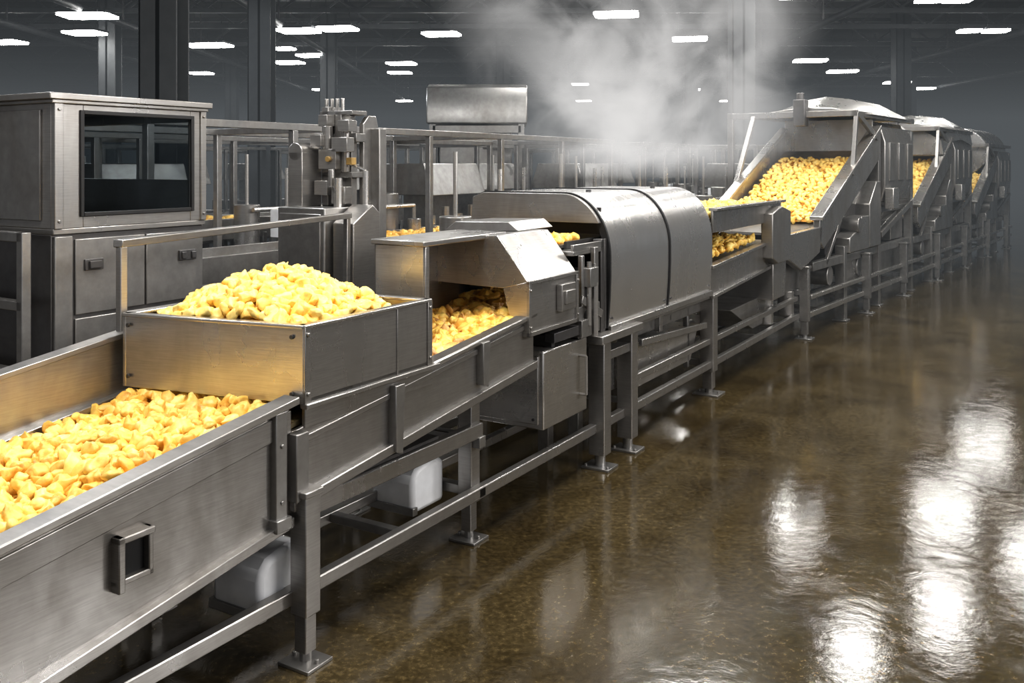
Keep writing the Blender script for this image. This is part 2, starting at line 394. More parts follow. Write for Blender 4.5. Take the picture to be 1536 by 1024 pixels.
# ------------------------------------------------------------------ inlet hood
hd=Thing('inlet_hood','faceted stainless inlet hood over the conveyor with arched opening','machine hood','M',-.4,2.1,.98)
prof=[(.03,1.02),(.03,1.33),(-.17,1.585),(-.86,1.56),(-.86,1.02)]
hd.add('shell',G().hull_shell(prof,1.78,2.38,.012,(-.4,1.2)),S_MID,.004)
g=G().prism([(.03,1.33),(-.17,1.585),(-.86,1.56),(-.86,1.30),(-.13,1.285)],1.775,1.79,'y')
g.prism([(.03,1.02),(.03,1.33),(-.13,1.285),(-.055,1.02)],1.775,1.79,'y')
hd.add('front_panel',g,S_BRIGHT,.002)
g=G().box(.025,.045,1.775,1.80,1.02,1.33).box(.025,.045,1.775,2.39,1.02,1.045).box(.025,.045,2.36,2.39,1.02,1.33).box(.025,.045,1.775,2.39,1.315,1.335)
bolts(g,[(.045,1.79,1.07),(.045,1.79,1.28),(.045,2.375,1.07),(.045,2.375,1.28)])
hd.add('side_flange',g,S_MID,.002)
g=G().box(.03,.07,2.12,2.30,1.12,1.28).box(.068,.085,2.15,2.27,1.16,1.24)
hd.add('junction_box',g,S_MID,.004)
g=G().prism([(-.80,1.57),(-.25,1.585),(-.32,1.64),(-.72,1.63)],2.15,2.6,'y'); hd.add('top_cap',g,S_FRAME,.005)
dc=Thing('drive_cabinet','wide low grey steel drive cabinet hung under the conveyor','cabinet','M',-.3,2.3,.45)
dc.add('body',G().box(-.78,.02,1.98,2.55,.44,.90),S_BRIGHT,.008)
dc.add('door',G().box(-.75,-.01,1.968,1.98,.47,.87),S_BRIGHT,.005)
g=G(); bolts(g,[(-.72,1.968,.50),(-.04,1.968,.50),(-.72,1.968,.84),(-.04,1.968,.84)],'-y'); dc.add('bolt',g,S_DARK,0,each=1)
g=G().cyl((0.07,2.44,.56),(.07,2.44,.80),.009,8).cyl((.02,2.44,.56),(.07,2.44,.56),.009,8).cyl((.02,2.44,.80),(.07,2.44,.80),.009,8); dc.add('handle',g,S_BRIGHT,0)
dc.add('hanger_frame',G().box(-.66,0,2.12,2.16,.90,.97).box(-.66,0,2.44,2.48,.90,.97).box(-.04,.03,2.1,2.6,.93,.99),S_DARK)

dr=Thing('roller_drive','dark roller drive assembly with shafts and brackets','roller drive','M',-.3,2.6,.9)
g=G()
for z,r in ((1.02,.05),(1.18,.04),(1.3,.035)): g.cyl((-.85,2.55,z),(.02,2.55,z),r,16)
dr.add('roller',g,S_DARK,0,each=1)
g=G().box(-.02,.02,2.42,2.74,.91,1.1).box(0,.03,2.46,2.50,1.1,1.42).box(-.0,.03,2.64,2.70,1.0,1.46).box(-.9,-.87,2.4,2.8,.91,1.4)
g.beam((.03,2.45,1.15),(.03,2.74,1.02),.02,.05).box(.0,.07,2.5,2.62,1.22,1.34).box(.0,.05,2.42,2.56,.91,1.02)
dr.add('bearing_bracket',g,S_FRAME,each=1)
g=G().box(-.55,.0,2.40,2.84,1.42,1.45).box(-.55,-.53,2.4,2.84,1.445,1.49).box(-.02,0,2.4,2.84,1.445,1.49)
dr.add('slide_plate',g,S_MID)
g=G().cyl((.05,2.52,.98),(.05,2.52,1.38),.016,10).cyl((.05,2.60,.9),(.05,2.60,1.24),.022,10).cyl((.05,2.60,1.24),(.05,2.60,1.36),.011,10)
dr.add('cylinder_rod',g,S_BRIGHT,0,each=1)

# ------------------------------------------------------------------ stand
st=Thing('support_stand','heavy square-legged stainless support stand beside oven','support stand','M',0,3)
for s in (2.785,3.23):
    g=G().box(-.06,.055,s-.055,s+.055,.09,.83); l=st.add('leg',g,S_MID,.006)
    g=G().box(-.1,.095,s-.08,s+.08,0,.016).cyl((0,s,.014),(0,s,.1),.035,12)
    for dx in (-.08,.075): g.cyl((dx,s-.05,.014),(dx,s-.05,.03),.01,8)
    st.add('foot_plate',g,S_FRAME,.002,parent=l)
st.add('table_plate',G().box(-.45,.08,2.66,3.32,.83,.885),S_MID,.006)
st.add('stretcher',G().box(-.05,.04,2.84,3.18,.70,.76),S_FRAME)
st.add('upright',G().box(-.06,.0,2.80,2.87,.885,1.50),S_DARK)
for s in (2.785,3.23):
    st.add('leg',G().box(-.45,-.37,s-.04,s+.04,0,.83),S_FRAME)

# ------------------------------------------------------------------ oven
ov=Thing('tunnel_oven','large rounded stainless steel tunnel oven with black seam','oven','M',-.5,3.9,.86)
prof=[(0,.90),(.015,1.1),(.02,1.25)]
for i in range(17):
    a=rad(i*90/16)
    prof.append((-.32+.34*math.cos(a), 1.37+.425*math.sin(a)))
prof+=[(-.95,1.795),(-1.04,1.76),(-1.06,1.2),(-1.06,.90)]
ov.add('shell_section',G().hull_shell(prof,2.90,3.95,.02,(-.5,1.25)),S_OVEN,.003)
ov.add('shell_section',G().hull_shell(prof,3.985,4.95,.02,(-.5,1.25)),S_OVEN,.003)
pb=[(p[0]+(.008 if p[0]>-.5 else -.008),p[1]+(.008 if p[1]>1.3 else 0)) for p in prof]
ov.add('seam_gasket',G().hull_shell(pb,3.955,3.98,.05,(-.5,1.25)),BLACK,0)
ov.add('rim_gap_shade',G().hull_shell(pb,2.88,2.90,.05,(-.5,1.25)),BLACK,0)  # black ring stands in for the shaded gap at the oven rim
top=[p for p in prof if p[1]>1.60]
g=G().prism([(top[0][0],1.60)]+top+[(-1.05,1.60)],2.84,2.876,'y')
g.box(-1.06,-.98,2.84,2.876,.9,1.60)
ov.add('end_frame',g,S_MID,.003)
g=G().box(-.06,.004,2.845,2.876,.9,1.50); ov.add('door_jamb',g,S_DARK,.003)
g=G().box(-1.04,-.08,2.95,2.97,1.52,1.70).box(-1.0,-.06,2.9,2.92,.92,1.38); ov.add('entry_shade_sheet',g,BLACK,0,each=1)  # black sheets put in to keep the oven entry dark
g=G()
for s in (3.3,4.5): g.cyl((-.34,s,1.79),(-.34,s,1.81),.02,10)
bolts(g,[(.005,2.95,.96),(.005,3.9,.96),(.005,4.03,.96),(.005,4.9,.96)])
ov.add('bolt',g,S_DARK,0,each=1)
g=G().box(0.0,.03,2.9,4.95,.87,.915).box(-1.07,.0,2.9,4.95,.84,.875); ov.add('base_rail',g,S_MID,.004)
ov.add('rear_panel',G().box(-1.0,-.03,4.90,4.94,.95,1.35),S_DARK,0)
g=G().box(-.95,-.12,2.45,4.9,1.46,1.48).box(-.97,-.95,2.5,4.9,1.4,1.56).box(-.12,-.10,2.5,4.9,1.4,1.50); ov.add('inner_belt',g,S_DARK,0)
uc=Thing('drip_tray','stainless catch tray and housings slung beneath the oven','tray','M',-.5,4.0,.29)
uc.add('tray',G().prism([(3.5,.52),(3.55,.34),(4.75,.34),(4.95,.62),(3.5,.68)],-.75,-.10,'x'),S_BRIGHT,.006)
uc.add('gear_housing',G().box(-.5,-.08,3.05,3.45,.42,.66),S_MID,.01)
uc.add('gear_motor',G().cyl((-.3,3.25,.65),(-.3,3.25,.84),.08,16),S_DARK,.01)
g=G().box(-.14,-.10,2.6,5.0,.72,.80).box(-.95,-.90,2.6,5.0,.72,.80)
for s in (3.5,3.9,4.3,4.7): g.box(-.95,-.1,s-.02,s+.02,.74,.79)
for s in (3.6,4.7): g.box(-.14,-.1,s-.02,s+.02,.29,.74).box(-.7,-.66,s-.02,s+.02,.29,.74)
uc.add('mounting_frame',g,S_FRAME)
g=G().beam((-.02,3.5,.7),(-.02,4.9,.62),.03,.05).beam((-.08,4.0,.84),(-.08,4.0,.7),.04,.06); uc.add('strut',g,S_MID,each=1)

# ------------------------------------------------------------------ discharge conveyor 3
d3=Thing('discharge_conveyor','stainless discharge conveyor leaving the oven with drive box','conveyor','M',-.5,6.1,.8)
K3=.05
g=G().prism(inc(4.97,7.0,.86,.26,K3),-.02,0,'x').prism(inc(4.97,7.0,.875,.03,K3),-.05,.03,'x').prism(inc(4.97,7.0,.62,.03,K3),-.01,.03,'x')
d3.add('side_panel',g,S_MID)
d3.add('back_wall',G().prism(inc(4.97,7.0,1.15,.5,K3),-1.0,-.98,'x'),S_MID)
d3.add('belt',G().prism(inc(4.97,7.2,.82,.02,K3),-.98,-.02,'x'),BELT,0)
d3.add('drive_box',G().prism([(6.55,1.05),(6.75,.98),(7.25,.98),(7.25,1.5),(6.9,1.56),(6.55,1.5)],-.02,.10,'x'),S_MID,.01)
d3.add('gear_housing',G().prism([(6.75,.6),(7.2,.6),(7.25,.98),(6.75,.98)],-.9,.05,'x'),S_MID,.01)
d3.add('under_chute',G().prism([(5.9,.6),(6.6,.32),(6.95,.32),(7.1,.62)],-.7,-.12,'x'),S_MID,.006)
d3.add('pedestal',G().cyl((-.15,7.15,.29),(-.15,7.15,.60),.09,14),S_BRIGHT,.006)
ut=Thing('upper_trough','shallow stainless trough of potato chunks above discharge conveyor','trough','M',-.5,6,1.35)
g=G().box(-.95,0,5.0,7.2,1.47,1.49).box(-.01,.01,5.0,7.2,1.40,1.60).box(-.96,-.94,5.0,7.2,1.40,1.62).box(-.03,.05,5.0,7.25,1.59,1.615)
ut.add('pan',g,S_MID)
g=G()
for s in (5.1,6.4,7.1): g.box(-.96,-.92,s-.02,s+.02,.95,1.42)
g.box(-.05,-.01,5.0,5.05,1.0,1.42); ut.add('bracket',g,S_FRAME,each=1)

# ------------------------------------------------------------------ far machines
def farmachine(s0,kind=0,zs=1.0):
    m=Thing('chute_feeder',['large stainless feeder machine with inclined chute and domed hood','stainless feeder machine with glossy rounded cover above its open chute','stainless feeder machine with rounded drum hopper on top'][kind],'feeder machine','F',-.6,s0+2.5,group='chute feeder machines')
    def S(s): return s0+s
    for s in (1.5,3.1,5.0):
        for t in (-.04,-1.28):
            g=G().box(t-.06,t+.06,S(s)-.06,S(s)+.06,.02,.95 if s<2 else 2.5).box(t-.09,t+.09,S(s)-.09,S(s)+.09,0,.02)
            m.add('leg',g,S_FRAME,.004)
    g=G()
    for t in (-.04,-1.28): g.box(t-.04,t+.04,S(.3),S(5.1),.74,.84).box(t-.04,t+.04,S(3.1),S(5.0),2.42,2.52).box(t-.03,t+.03,S(3.1),S(5.0),1.3,1.38)
    for s in (.4,1.5,3.1,5.0): g.box(-1.28,-.04,S(s)-.04,S(s)+.04,.75,.83)
    for s in (3.1,5.0): g.box(-1.28,-.04,S(s)-.04,S(s)+.04,2.42,2.5)
    m.add('base_frame',g,S_FRAME)
    pr=[(S(.45),1.08),(S(.6),.98),(S(3.1),2.08),(S(3.1),2.46),(S(2.9),2.46),(S(.45),1.36)]
    m.add('chute_wall',G().prism(pr,-.05,.03,'x'),S_MID,.01)
    m.add('chute_lip',G().beam((0,S(.4),1.35),(0,S(3.0),2.51),.16,.05),S_BRIGHT,.01)
    m.add('chute_wall',G().prism(pr,-1.34,-1.28,'x'),S_MID,.01)
    m.add('chute_lip',G().beam((-1.31,S(.4),1.35),(-1.31,S(3.0),2.51),.12,.05),S_BRIGHT,.01)
    m.add('chute_floor',G().prism([(S(.5),1.12),(S(3.0),2.17),(S(3.0),2.20),(S(.5),1.15)],-1.29,-.04,'x'),S_MID,0)
    m.add('chute_back',G().box(-1.29,-.04,S(2.95),S(3.0),2.15,2.62),S_BRIGHT,.004)
    g=G().box(-1.42,.05,S(1.9),S(1.98),2.62,2.70)
    g.beam((-1.36,S(1.94),2.66),(-1.36,S(1.2),1.6),.06,.06).beam((.03,S(1.94),2.66),(.03,S(2.9),2.35),.05,.07)
    g.beam((.03,S(1.94),2.66),(.03,S(1.75),1.85),.05,.06)
    g.box(-1.42,-1.34,S(1.9),S(5.0),2.62,2.69).box(-.03,.05,S(1.9),S(5.0),2.62,2.69)
    g.box(-1.74,-1.66,S(1.9),S(1.98),.0,2.70).box(-1.7,-1.4,S(1.9),S(1.98),2.62,2.7)
    m.add('gantry',g,S_MID)
    m.add('actuator',G().box(-.78,-.62,S(1.84),S(2.0),2.5,2.86).cyl((-.7,S(1.9),2.84),(-.7,S(1.9),2.95),.05,12),S_DARK,.01)
    if kind!=2:
        base_=[(.08,0),(.02,.06),(-.30,.24),(-.60,.28),(-.90,.24),(-1.38,.06),(-1.44,0)]
        secs=[]
        for s,k,hh in [(2.0,.96,.35),(2.7,1.0,1.0),(4.3,1.0,1.0),(5.1,.95,.45)]:
            secs.append([(-.68+(x+.68)*k,S(s),2.66+h*hh) for x,h in base_])
        m.add('hood',G().loft(secs),S_MID,.01)
    pf=[(.0,1.45),(.06,1.7),(.06,2.3),(.0,2.5),(-.12,2.6),(-1.25,2.6),(-1.3,2.3),(-1.3,1.45)]
    m.add('body',G().prism(pf,S(3.25),S(4.85),'y'),S_MID,.015)
    g=G()
    for s in (3.45,3.98,4.5): g.box(.055,.075,S(s),S(s)+.3,1.75,2.3)
    m.add('access_panel',g,S_FRAME,.006,each=1)
    g=G().hexa([(-.9,S(3.7),.95),(-.2,S(3.7),.95),(-.2,S(4.4),.95),(-.9,S(4.4),.95)],[(-1.2,S(3.2),1.45),(-.0,S(3.2),1.45),(-.0,S(4.85),1.45),(-1.2,S(4.85),1.45)])
    m.add('funnel',g,S_MID,.01)
    m.add('lower_housing',G().box(-1.1,-.12,S(3.3),S(4.8),.42,.76),S_FRAME,.015)
    m.add('lower_housing',G().box(-1.0,-.1,S(4.2),S(4.9),.84,1.3),S_FRAME,.015)
    m.add('lower_housing',G().prism([(S(1.2),.84),(S(2.7),.84),(S(2.9),1.75),(S(2.3),1.6),(S(1.2),1.1)],-1.1,-.14,'x'),S_DARK,.015)
    # stepped side housings and guards
    m.add('side_housing',G().prism([(S(1.55),.86),(S(2.45),.86),(S(2.45),1.30),(S(2.1),1.30),(S(1.85),1.12),(S(1.55),1.05)],-.14,.06,'x'),S_MID,.012)
    m.add('side_housing',G().prism([(S(2.5),.86),(S(3.05),.86),(S(3.05),1.75),(S(2.85),1.75),(S(2.5),1.45)],-.3,.05,'x'),S_FRAME,.012)
    m.add('kick_panel',G().box(-.10,-.06,S(1.6),S(3.0),.40,.74),S_MID,.008)
    m.add('control_box',G().box(.04,.16,S(3.3),S(3.6),1.35,1.65),S_BRIGHT,.01)
    g=G().prism([(S(3.15),1.05),(S(4.2),1.30),(S(4.2),1.15),(S(3.15),.9)],-.12,-.02,'x'); m.add('side_tray',g,S_BRIGHT,.01)
    g=G().cyl((-.35,S(1.0),.62),(-.02,S(1.0),.62),.12,18).cyl((-.9,S(2.3),.62),(-.03,S(2.3),.62),.13,18).cyl((-.3,S(1.9),1.2),(.09,S(1.9),1.2),.10,18)
    m.add('motor',g,S_FRAME,.008,each=1)
    g=G().beam((-.02,S(.8),.78),(-.02,S(1.4),1.3),.04,.06).beam((.04,S(3.1),1.0),(.04,S(4.9),1.4),.03,.08)
    m.add('brace',g,S_MID,each=1)
    if kind==1:
        pf=[(-1.35,0),(-1.3,.25),(-1.05,.42),(-.65,.48),(-.25,.42),(.02,.25),(.06,0)]
        m.add('chute_cover',G().loft([[(x,S(s),z+h) for x,h in pf] for s,z in [(2.2,2.2),(2.9,2.45),(3.8,2.5),(4.9,2.4)]]),S_OVEN,0)
    if kind==2:
        m.add('drum',G().cyl((-.6,S(2.2),2.5),(-.6,S(4.6),2.5),.6,28),S_OVEN,.03)
    m.e.scale=(1,1,zs)
    return m
farmachine(0,0)
farmachine(4.9,1,.98)
farmachine(9.8,2,.90)
fs=Thing('far_support_frame','long low stainless tube frame on feet under feeder machines','support frame','F',0,5)
for s,t in ((2.3,.06),(4.3,.06),(6.6,.06),(9,.06),(11.5,.06),(14,.06)):
    g=G(); leg(g,t,s,.80,.10); foot(g,t,s,.1); fs.add('leg',g,S_FRAME)
fs.add('lower_rail',G().box(-.02,.04,.05,15,.235,.295).box(-.6,-.54,0.05,15,.235,.295).box(-1.3,-1.24,.4,15,.235,.295).box(0,.05,.1,15,.44,.49),S_BRIGHT,.006,each=1)
g=G()
for i in range(12): g.box(-1.3,.0,.6+i*1.2,.66+i*1.2,.24,.285)
fs.add('cross_bar',g,S_FRAME,0,each=1)
tr=Thing('transfer_chute','stepped stainless transfer chute between conveyor and feeder','chute','F',-.5,0,.8)
g=G().prism([(-.75,1.0),(-.2,.80),(.45,.95),(.55,1.25),(-.75,1.22)],-.05,.03,'x').prism([(-.75,.98),(.5,.98),(.5,1.0),(-.75,1.0)],-1.1,-.05,'x').box(-1.15,-1.1,-.6,.5,.85,1.3)
tr.add('body',g,S_MID,.01)
tr.add('drive_housing',G().box(-.9,-.1,-.5,.3,.55,.97),S_FRAME,.01)
tr.add('pedestal',G().cyl((-.15,-.2,.28),(-.15,-.2,.56),.09,14),S_MID,.01)

# ------------------------------------------------------------------ left cabinet
cb=Thing('enclosure_cabinet','tall stainless enclosure cabinet with large glass window and lower doors','cabinet','M',-2.2,.6)
T0=-1.83; s0,s1_=.12,1.10
D=1.3
wz0,wz1,w0,w1=1.74,2.26,s0+.17,s1_-.11
g=G()
g.box(T0-D,T0-.02,s0,s0+.03,1.66,2.33).box(T0-D,T0-.02,s1_-.03,s1_,1.66,1.9).box(T0-D,T0-.02,s1_-.03,s1_,2.25,2.33)
g.box(T0-D,T0,s0,s1_,1.63,1.66).box(T0-D,T0-D+.03,s0,s1_,1.66,1.72).box(T0-D,T0-D+.03,s0,s1_,2.28,2.33)
g.box(T0-D+.0,T0-D+.05,s1_-.05,s1_,1.66,2.33)
cb.add('upper_shell',g,S_MID,.004)
g=G().box(T0-D+.05,T0-.1,s0-.012,s0,1.70,2.28); cb.add('side_cover',g,S_FRAME,.004)
g=G().box(T0-.02,T0,s0,w0,1.66,2.33).box(T0-.02,T0,w1,s1_,1.66,2.33).box(T0-.02,T0,w0,w1,1.66,wz0).box(T0-.02,T0,w0,w1,wz1,2.33)
g.box(T0-.005,T0+.012,s0,s0+.05,1.66,2.33).box(T0-.005,T0+.012,s1_-.04,s1_,1.66,2.33)
bolts(g,[(T0+.012,s0+.025,1.7),(T0+.012,s0+.025,2.28),(T0+.012,s1_-.02,1.7),(T0+.012,s1_-.02,2.28)])
cb.add('window_surround',g,S_MID,.003)
g=G(); e=.022
g.box(T0-.01,T0+.012,w0-e,w0,wz0-e,wz1+e).box(T0-.01,T0+.012,w1,w1+e,wz0-e,wz1+e).box(T0-.01,T0+.012,w0,w1,wz0-e,wz0).box(T0-.01,T0+.012,w0,w1,wz1,wz1+e)
cb.add('window_frame',g,BLACK,.003)
cb.add('window_pane',G().box(T0-.012,T0-.006,w0,w1,wz0,wz1),GLASS,0)
g=G().box(T0-D-.04,T0+.035,s0-.04,s1_+.03,2.33,2.365).box(T0-D,T0+.02,s0-.02,s1_+.01,2.31,2.332); cb.add('lid',g,S_MID,.005)
cb.add('lower_body',G().box(T0-D,T0-.02,s0,s1_,.12,1.63),S_DARK,.004)
d1=cb.add('door',G().box(T0-.02,T0-.008,s0+.13,s0+.56,1.20,1.60),S_FRAME,.004)
d2=cb.add('door',G().box(T0-.02,T0-.008,s0+.57,s1_-.01,1.20,1.60),S_FRAME,.004)
cb.add('lower_panel',G().box(T0-.02,T0-.008,s0+.13,s1_-.01,.75,1.18).box(T0-.02,T0,s0+.01,s0+.11,.15,1.62),S_FRAME,.004,each=1)
g=G().box(T0-.01,T0+.02,s0+.20,s0+.27,1.44,1.48).box(T0-.01,T0+.004,s0+.18,s0+.29,1.43,1.49); cb.add('handle',g,S_DARK,.003,parent=d1)
g=G().box(T0-.01,T0+.02,s0+.80,s0+.83,1.44,1.48).box(T0-.01,T0+.02,s0+.87,s0+.90,1.44,1.48).box(T0-.01,T0+.008,s0+.79,s0+.91,1.43,1.49); cb.add('handle',g,S_DARK,.003,parent=d2)
g=G()
for t in (T0-.06,T0-D+.06):
    for s in (s0+.06,s1_-.06): g.box(t-.04,t+.04,s-.04,s+.04,0,.12)
cb.add('leg',g,S_DARK,each=1)
rl=Thing('side_railing','dark steel tube railing in front of the cabinet','railing','M',-1.5,-.2)
g=G()
for z in (.9,1.25,1.6): g.box(-2.6,-1.88,-.02,.03,z,z+.05)
rl.add('rail',g,S_FRAME,each=1)
g=G()
for t in (-2.6,-1.9): g.box(t-.025,t+.025,-.02,.03,0,1.65)
rl.add('post',g,S_FRAME,each=1)

# ------------------------------------------------------------------ guard enclosures
def enclosure(T):
    en=Thing('guard_enclosure','long steel framed machine guard enclosure with beams and posts','guard enclosure','M',T,5,group='guard enclosures')
    g=G().box(T-.04,T+.03,1.5,9.5,2.28,2.34).box(T-.04,T+.02,1.5,9.5,1.02,1.07).box(T-1.6,T-1.54,1.5,9.5,2.28,2.34); en.add('beam',g,S_FRAME,each=1)
    g=G()
    for s in (1.6,3.05,3.62,5.0,6.4,7.9,9.4): g.box(T-.03,T+.03,s-.03,s+.03,0,2.28)
    for s in (1.6,3.62,6.4,9.4): g.box(T-1.6,T-1.54,s-.03,s+.03,0,2.3)
    en.add('post',g,S_FRAME,each=1)
    g=G()
    for s in (1.6,3.62,6.4,9.4): g.box(T-1.6,T,s-.03,s+.03,2.28,2.34)
    en.add('cross_beam',g,S_FRAME,each=1)
    return en
e0=enclosure(-3)
for t,s in ((-6.4,5.5),(-3.2,14.5),(-8,14),(-12,9)): copy_thing(e0,'M',t,s)

# ------------------------------------------------------------------ tower machine
tw=Thing('filling_head_tower','upright mechanical tower machine with steel plates and gauges','tower machine','M',-1.75,2.2)
tw.add('base_cabinet',G().box(-2.05,-1.62,1.92,2.25,.0,1.70),S_FRAME,.008)
tw.add('cabinet_door',G().box(-2.02,-1.65,1.908,1.92,.9,1.66),S_FRAME,.005)
tw.add('control_pedestal',G().prism([(1.98,.9),(2.26,.9),(2.26,1.66),(2.18,1.72),(1.98,1.60)],-1.60,-1.42,'x').box(-1.56,-1.44,2.05,2.22,0,.91),S_MID,.006)
g=G().box(-2.03,-1.90,2.0,2.2,1.70,2.08).cyl((-1.965,2.0,2.08),(-1.965,2.2,2.08),.065,18); tw.add('gear_head',g,S_MID,.006)
g=G().box(-1.90,-1.84,2.2,2.35,1.7,2.40).box(-1.78,-1.72,2.2,2.35,1.7,2.36).box(-1.92,-1.6,2.22,2.32,2.15,2.21).box(-1.9,-1.62,2.2,2.34,1.9,1.94).box(-1.88,-1.66,2.24,2.3,1.7,2.3).box(-1.92,-1.62,2.2,2.36,2.34,2.37)
tw.add('valve_frame',g,S_FRAME,.004)
g=G()
for dx in (0,.05,.1,.15): g.cyl((-1.9+dx,2.25,2.21),(-1.9+dx,2.25,2.46),.014,8)
g.cyl((-1.68,2.2,1.94),(-1.68,2.2,2.3),.03,10).box(-1.86,-1.70,2.12,2.2,1.96,2.10).box(-1.7,-1.6,2.14,2.22,2.22,2.3).cyl((-1.8,2.15,2.10),(-1.8,2.15,2.26),.035,12)
g.box(-1.88,-1.76,2.1,2.2,1.78,1.88).box(-1.74,-1.62,2.12,2.2,1.72,1.84).box(-1.86,-1.78,2.12,2.2,2.26,2.34).box(-1.74,-1.60,2.12,2.2,2.08,2.18).cyl((-1.72,2.1,1.84),(-1.72,2.1,1.96),.022,10).box(-1.9,-1.8,2.08,2.12,2.12,2.2)
tw.add('valve',g,S_MID,.003,each=1)
tw.add('gauge',G().box(-1.64,-1.59,2.16,2.21,1.99,2.04),YELLOWP,.003)
tw.add('gauge',G().cyl((-1.76,2.12,2.03),(-1.76,2.10,2.03),.02,14),YELLOWP,.002)
g=G().prism([(2.32,1.2),(2.50,1.2),(2.50,2.22),(2.46,2.34),(2.38,2.34),(2.32,2.28)],-1.66,-1.62,'x').box(-1.72,-1.54,2.4,2.48,1.1,2.25); tw.add('side_plate',g,S_FRAME,.006)
g=G().cyl((-1.5,2.2,1.70),(-1.5,2.2,1.95),.02,8).cyl((-1.5,2.2,1.95),(-1.7,2.2,2.02),.012,8).cyl((-1.66,2.1,1.68),(-1.66,2.1,1.9),.03,10); tw.add('pipe',g,S_BRIGHT,0,each=1)

# ------------------------------------------------------------------ background conveyors & machines
def bgconv(t,s,z,length):
    m=Thing('background_conveyor','low stainless belt conveyor on legs between machines','conveyor','M',t,s,group='background conveyors')
    g=G().box(t-.35,t-.32,s,s+length,z-.15,z+.08).box(t+.32,t+.35,s,s+length,z-.15,z+.08); m.add('side_panel',g,S_FRAME,each=1)
    m.add('belt',G().box(t-.33,t+.33,s,s+length,z-.03,z),S_FRAME,0)
    g=G(); k=s+.2
    while k<s+length:
        for x in (t-.33,t+.33): g.box(x-.03,x+.03,k-.03,k+.03,0,z-.1)
        k+=1.3
    m.add('leg',g,S_FRAME,each=1)
    return m
bgconv(-3.75,1.2,1.15,7)
cA=bgconv(-2.35,2.9,1.05,5.5)
bgconv(-5.8,1.0,1.3,9)
bgconv(-8,2,1.1,12)
for t,s in ((-10,6),(-7,13),(-4.5,12),(-3,14),(-2.4,9),(-5,18),(-9,18)): copy_thing(cA,'M',t,s)
def bgmach(t,s):
    m=Thing('background_machine','boxy steel processing machine with hood and side posts','processing machine','M',t,s,group='background machines')
    m.add('base',G().box(t-.6,t+.6,s-.8,s+.8,.0,1.1),S_DARK,.01)
    m.add('hood',G().prism([(t-.5,1.6),(t-.35,2.0),(t+.35,2.0),(t+.5,1.6)],s-.6,s+.6,'y'),S_FRAME,.01)
    m.add('neck',G().box(t-.2,t+.2,s-.3,s+.3,1.1,1.6),S_FRAME,.01)
    g=G()
    for a in (-.5,.5):
        for b in (-.7,.7): g.box(t+a-.03,t+a+.03,s+b-.03,s+b+.03,1.1,2.3)
    m.add('post',g,S_FRAME,each=1)
    m.add('top_frame',G().box(t-.53,t+.53,s-.73,s-.67,2.24,2.3).box(t-.53,t+.53,s+.67,s+.73,2.24,2.3).box(t+.47,t+.53,s-.7,s+.7,2.24,2.3),S_FRAME)
    g=G()
    for i in range(4): g.cyl((t+.4,s-.5+i*.3,1.1),(t+.4,s-.5+i*.3,1.35+.1*(i%2)),.05,10)
    m.add('valve',g,S_BRIGHT,0,each=1)
    m.add('control_panel',G().box(t+.6,t+.63,s-.4,s+.1,.5,1.0),WHITE,.004)
    return m
mB=bgmach(-4.3,10.8)
for t,s in ((-4.6,7.2),(-7.2,4.5),(-7.0,8.5),(-9.5,11),(-5.6,14.5),(-9,16),(-12,9),(-2.2,12.8),(-3.2,18),(-12,20),(-7,22),(-15,14),(-1.5,24),(-4,28),(-5.4,9.5),(-10,3),(-2.6,20.5),(-14,5)): copy_thing(mB,'M',t,s)
def bench(t,s):
    m=Thing('dosing_bench','stainless bench crowded with vessels, valves and pipework','dosing bench','M',t,s,group='dosing benches')
    m.add('table_top',G().box(t-.35,t+.35,s-.7,s+.7,1.0,1.05),S_MID,.004)
    g=G()
    for a in (-.3,.3):
        for b in (-.64,.64): g.box(t+a-.025,t+a+.025,s+b-.025,s+b+.025,0,1.0)
    m.add('leg',g,S_FRAME,.003,each=1)
    g=G()
    for i,(a,b,r,h) in enumerate(((-.1,-.5,.14,.5),(.1,-.1,.11,.35),(-.1,.3,.16,.6),(.18,.5,.08,.3))):
        g.cyl((t+a,s+b,1.05),(t+a,s+b,1.05+h),r,16)
    m.add('vessel',g,S_MID,.008,each=1)
    g=G().cyl((t+.1,s-.6,1.5),(t+.1,s+.6,1.5),.025,8).cyl((t+.1,s-.1,1.4),(t+.1,s-.1,1.95),.02,8).cyl((t+.1,s+.6,1.05),(t+.1,s+.6,1.5),.025,8).cyl((t-.1,s-.5,1.55),(t-.1,s-.5,2.1),.02,8)
    m.add('pipe',g,S_BRIGHT,0,each=1)
    m.add('control_box',G().box(t+.2,t+.32,s-.45,s-.2,1.2,1.5),WHITE,.006)
    m.add('lower_shelf',G().box(t-.3,t+.3,s-.65,s+.65,.4,.43).box(t-.2,t+.2,s-.5,s+.3,.43,.8),S_DARK,.005)
    return m
b0=bench(-1.75,4.3)
for t,s in ((-1.8,6.3),(-1.9,8.6),(-3.0,9.0),(-5,5),(-5.0,12.2),(-6.2,10),(-3.9,16),(-7.5,17),(-10,14),(-2,16.5),(-6.5,3.2),(-8.6,5.5),(-1.7,10.4),(-3.2,7.2),(-4.2,5.6),(-2.0,18.6),(-6,19),(-3.0,12.2)): copy_thing(b0,'M',t,s)
dt=Thing('overhead_tank','large pale rounded stainless tank on a tall steel stand','tank','W',-.6,16)
pf=[(15.2,2.65),(16.8,2.65),(16.8,3.1),(16.6,3.28),(16.2,3.32),(15.6,3.32),(15.3,3.25),(15.2,3.05)]
dt.add('vessel',G().prism(pf,-1.4,.25,'x'),S_FRAME,.02)
g=G()
for x in (-1.3,.15):
    for y in (15.3,16.7): g.box(x-.05,x+.05,y-.05,y+.05,0,2.66)
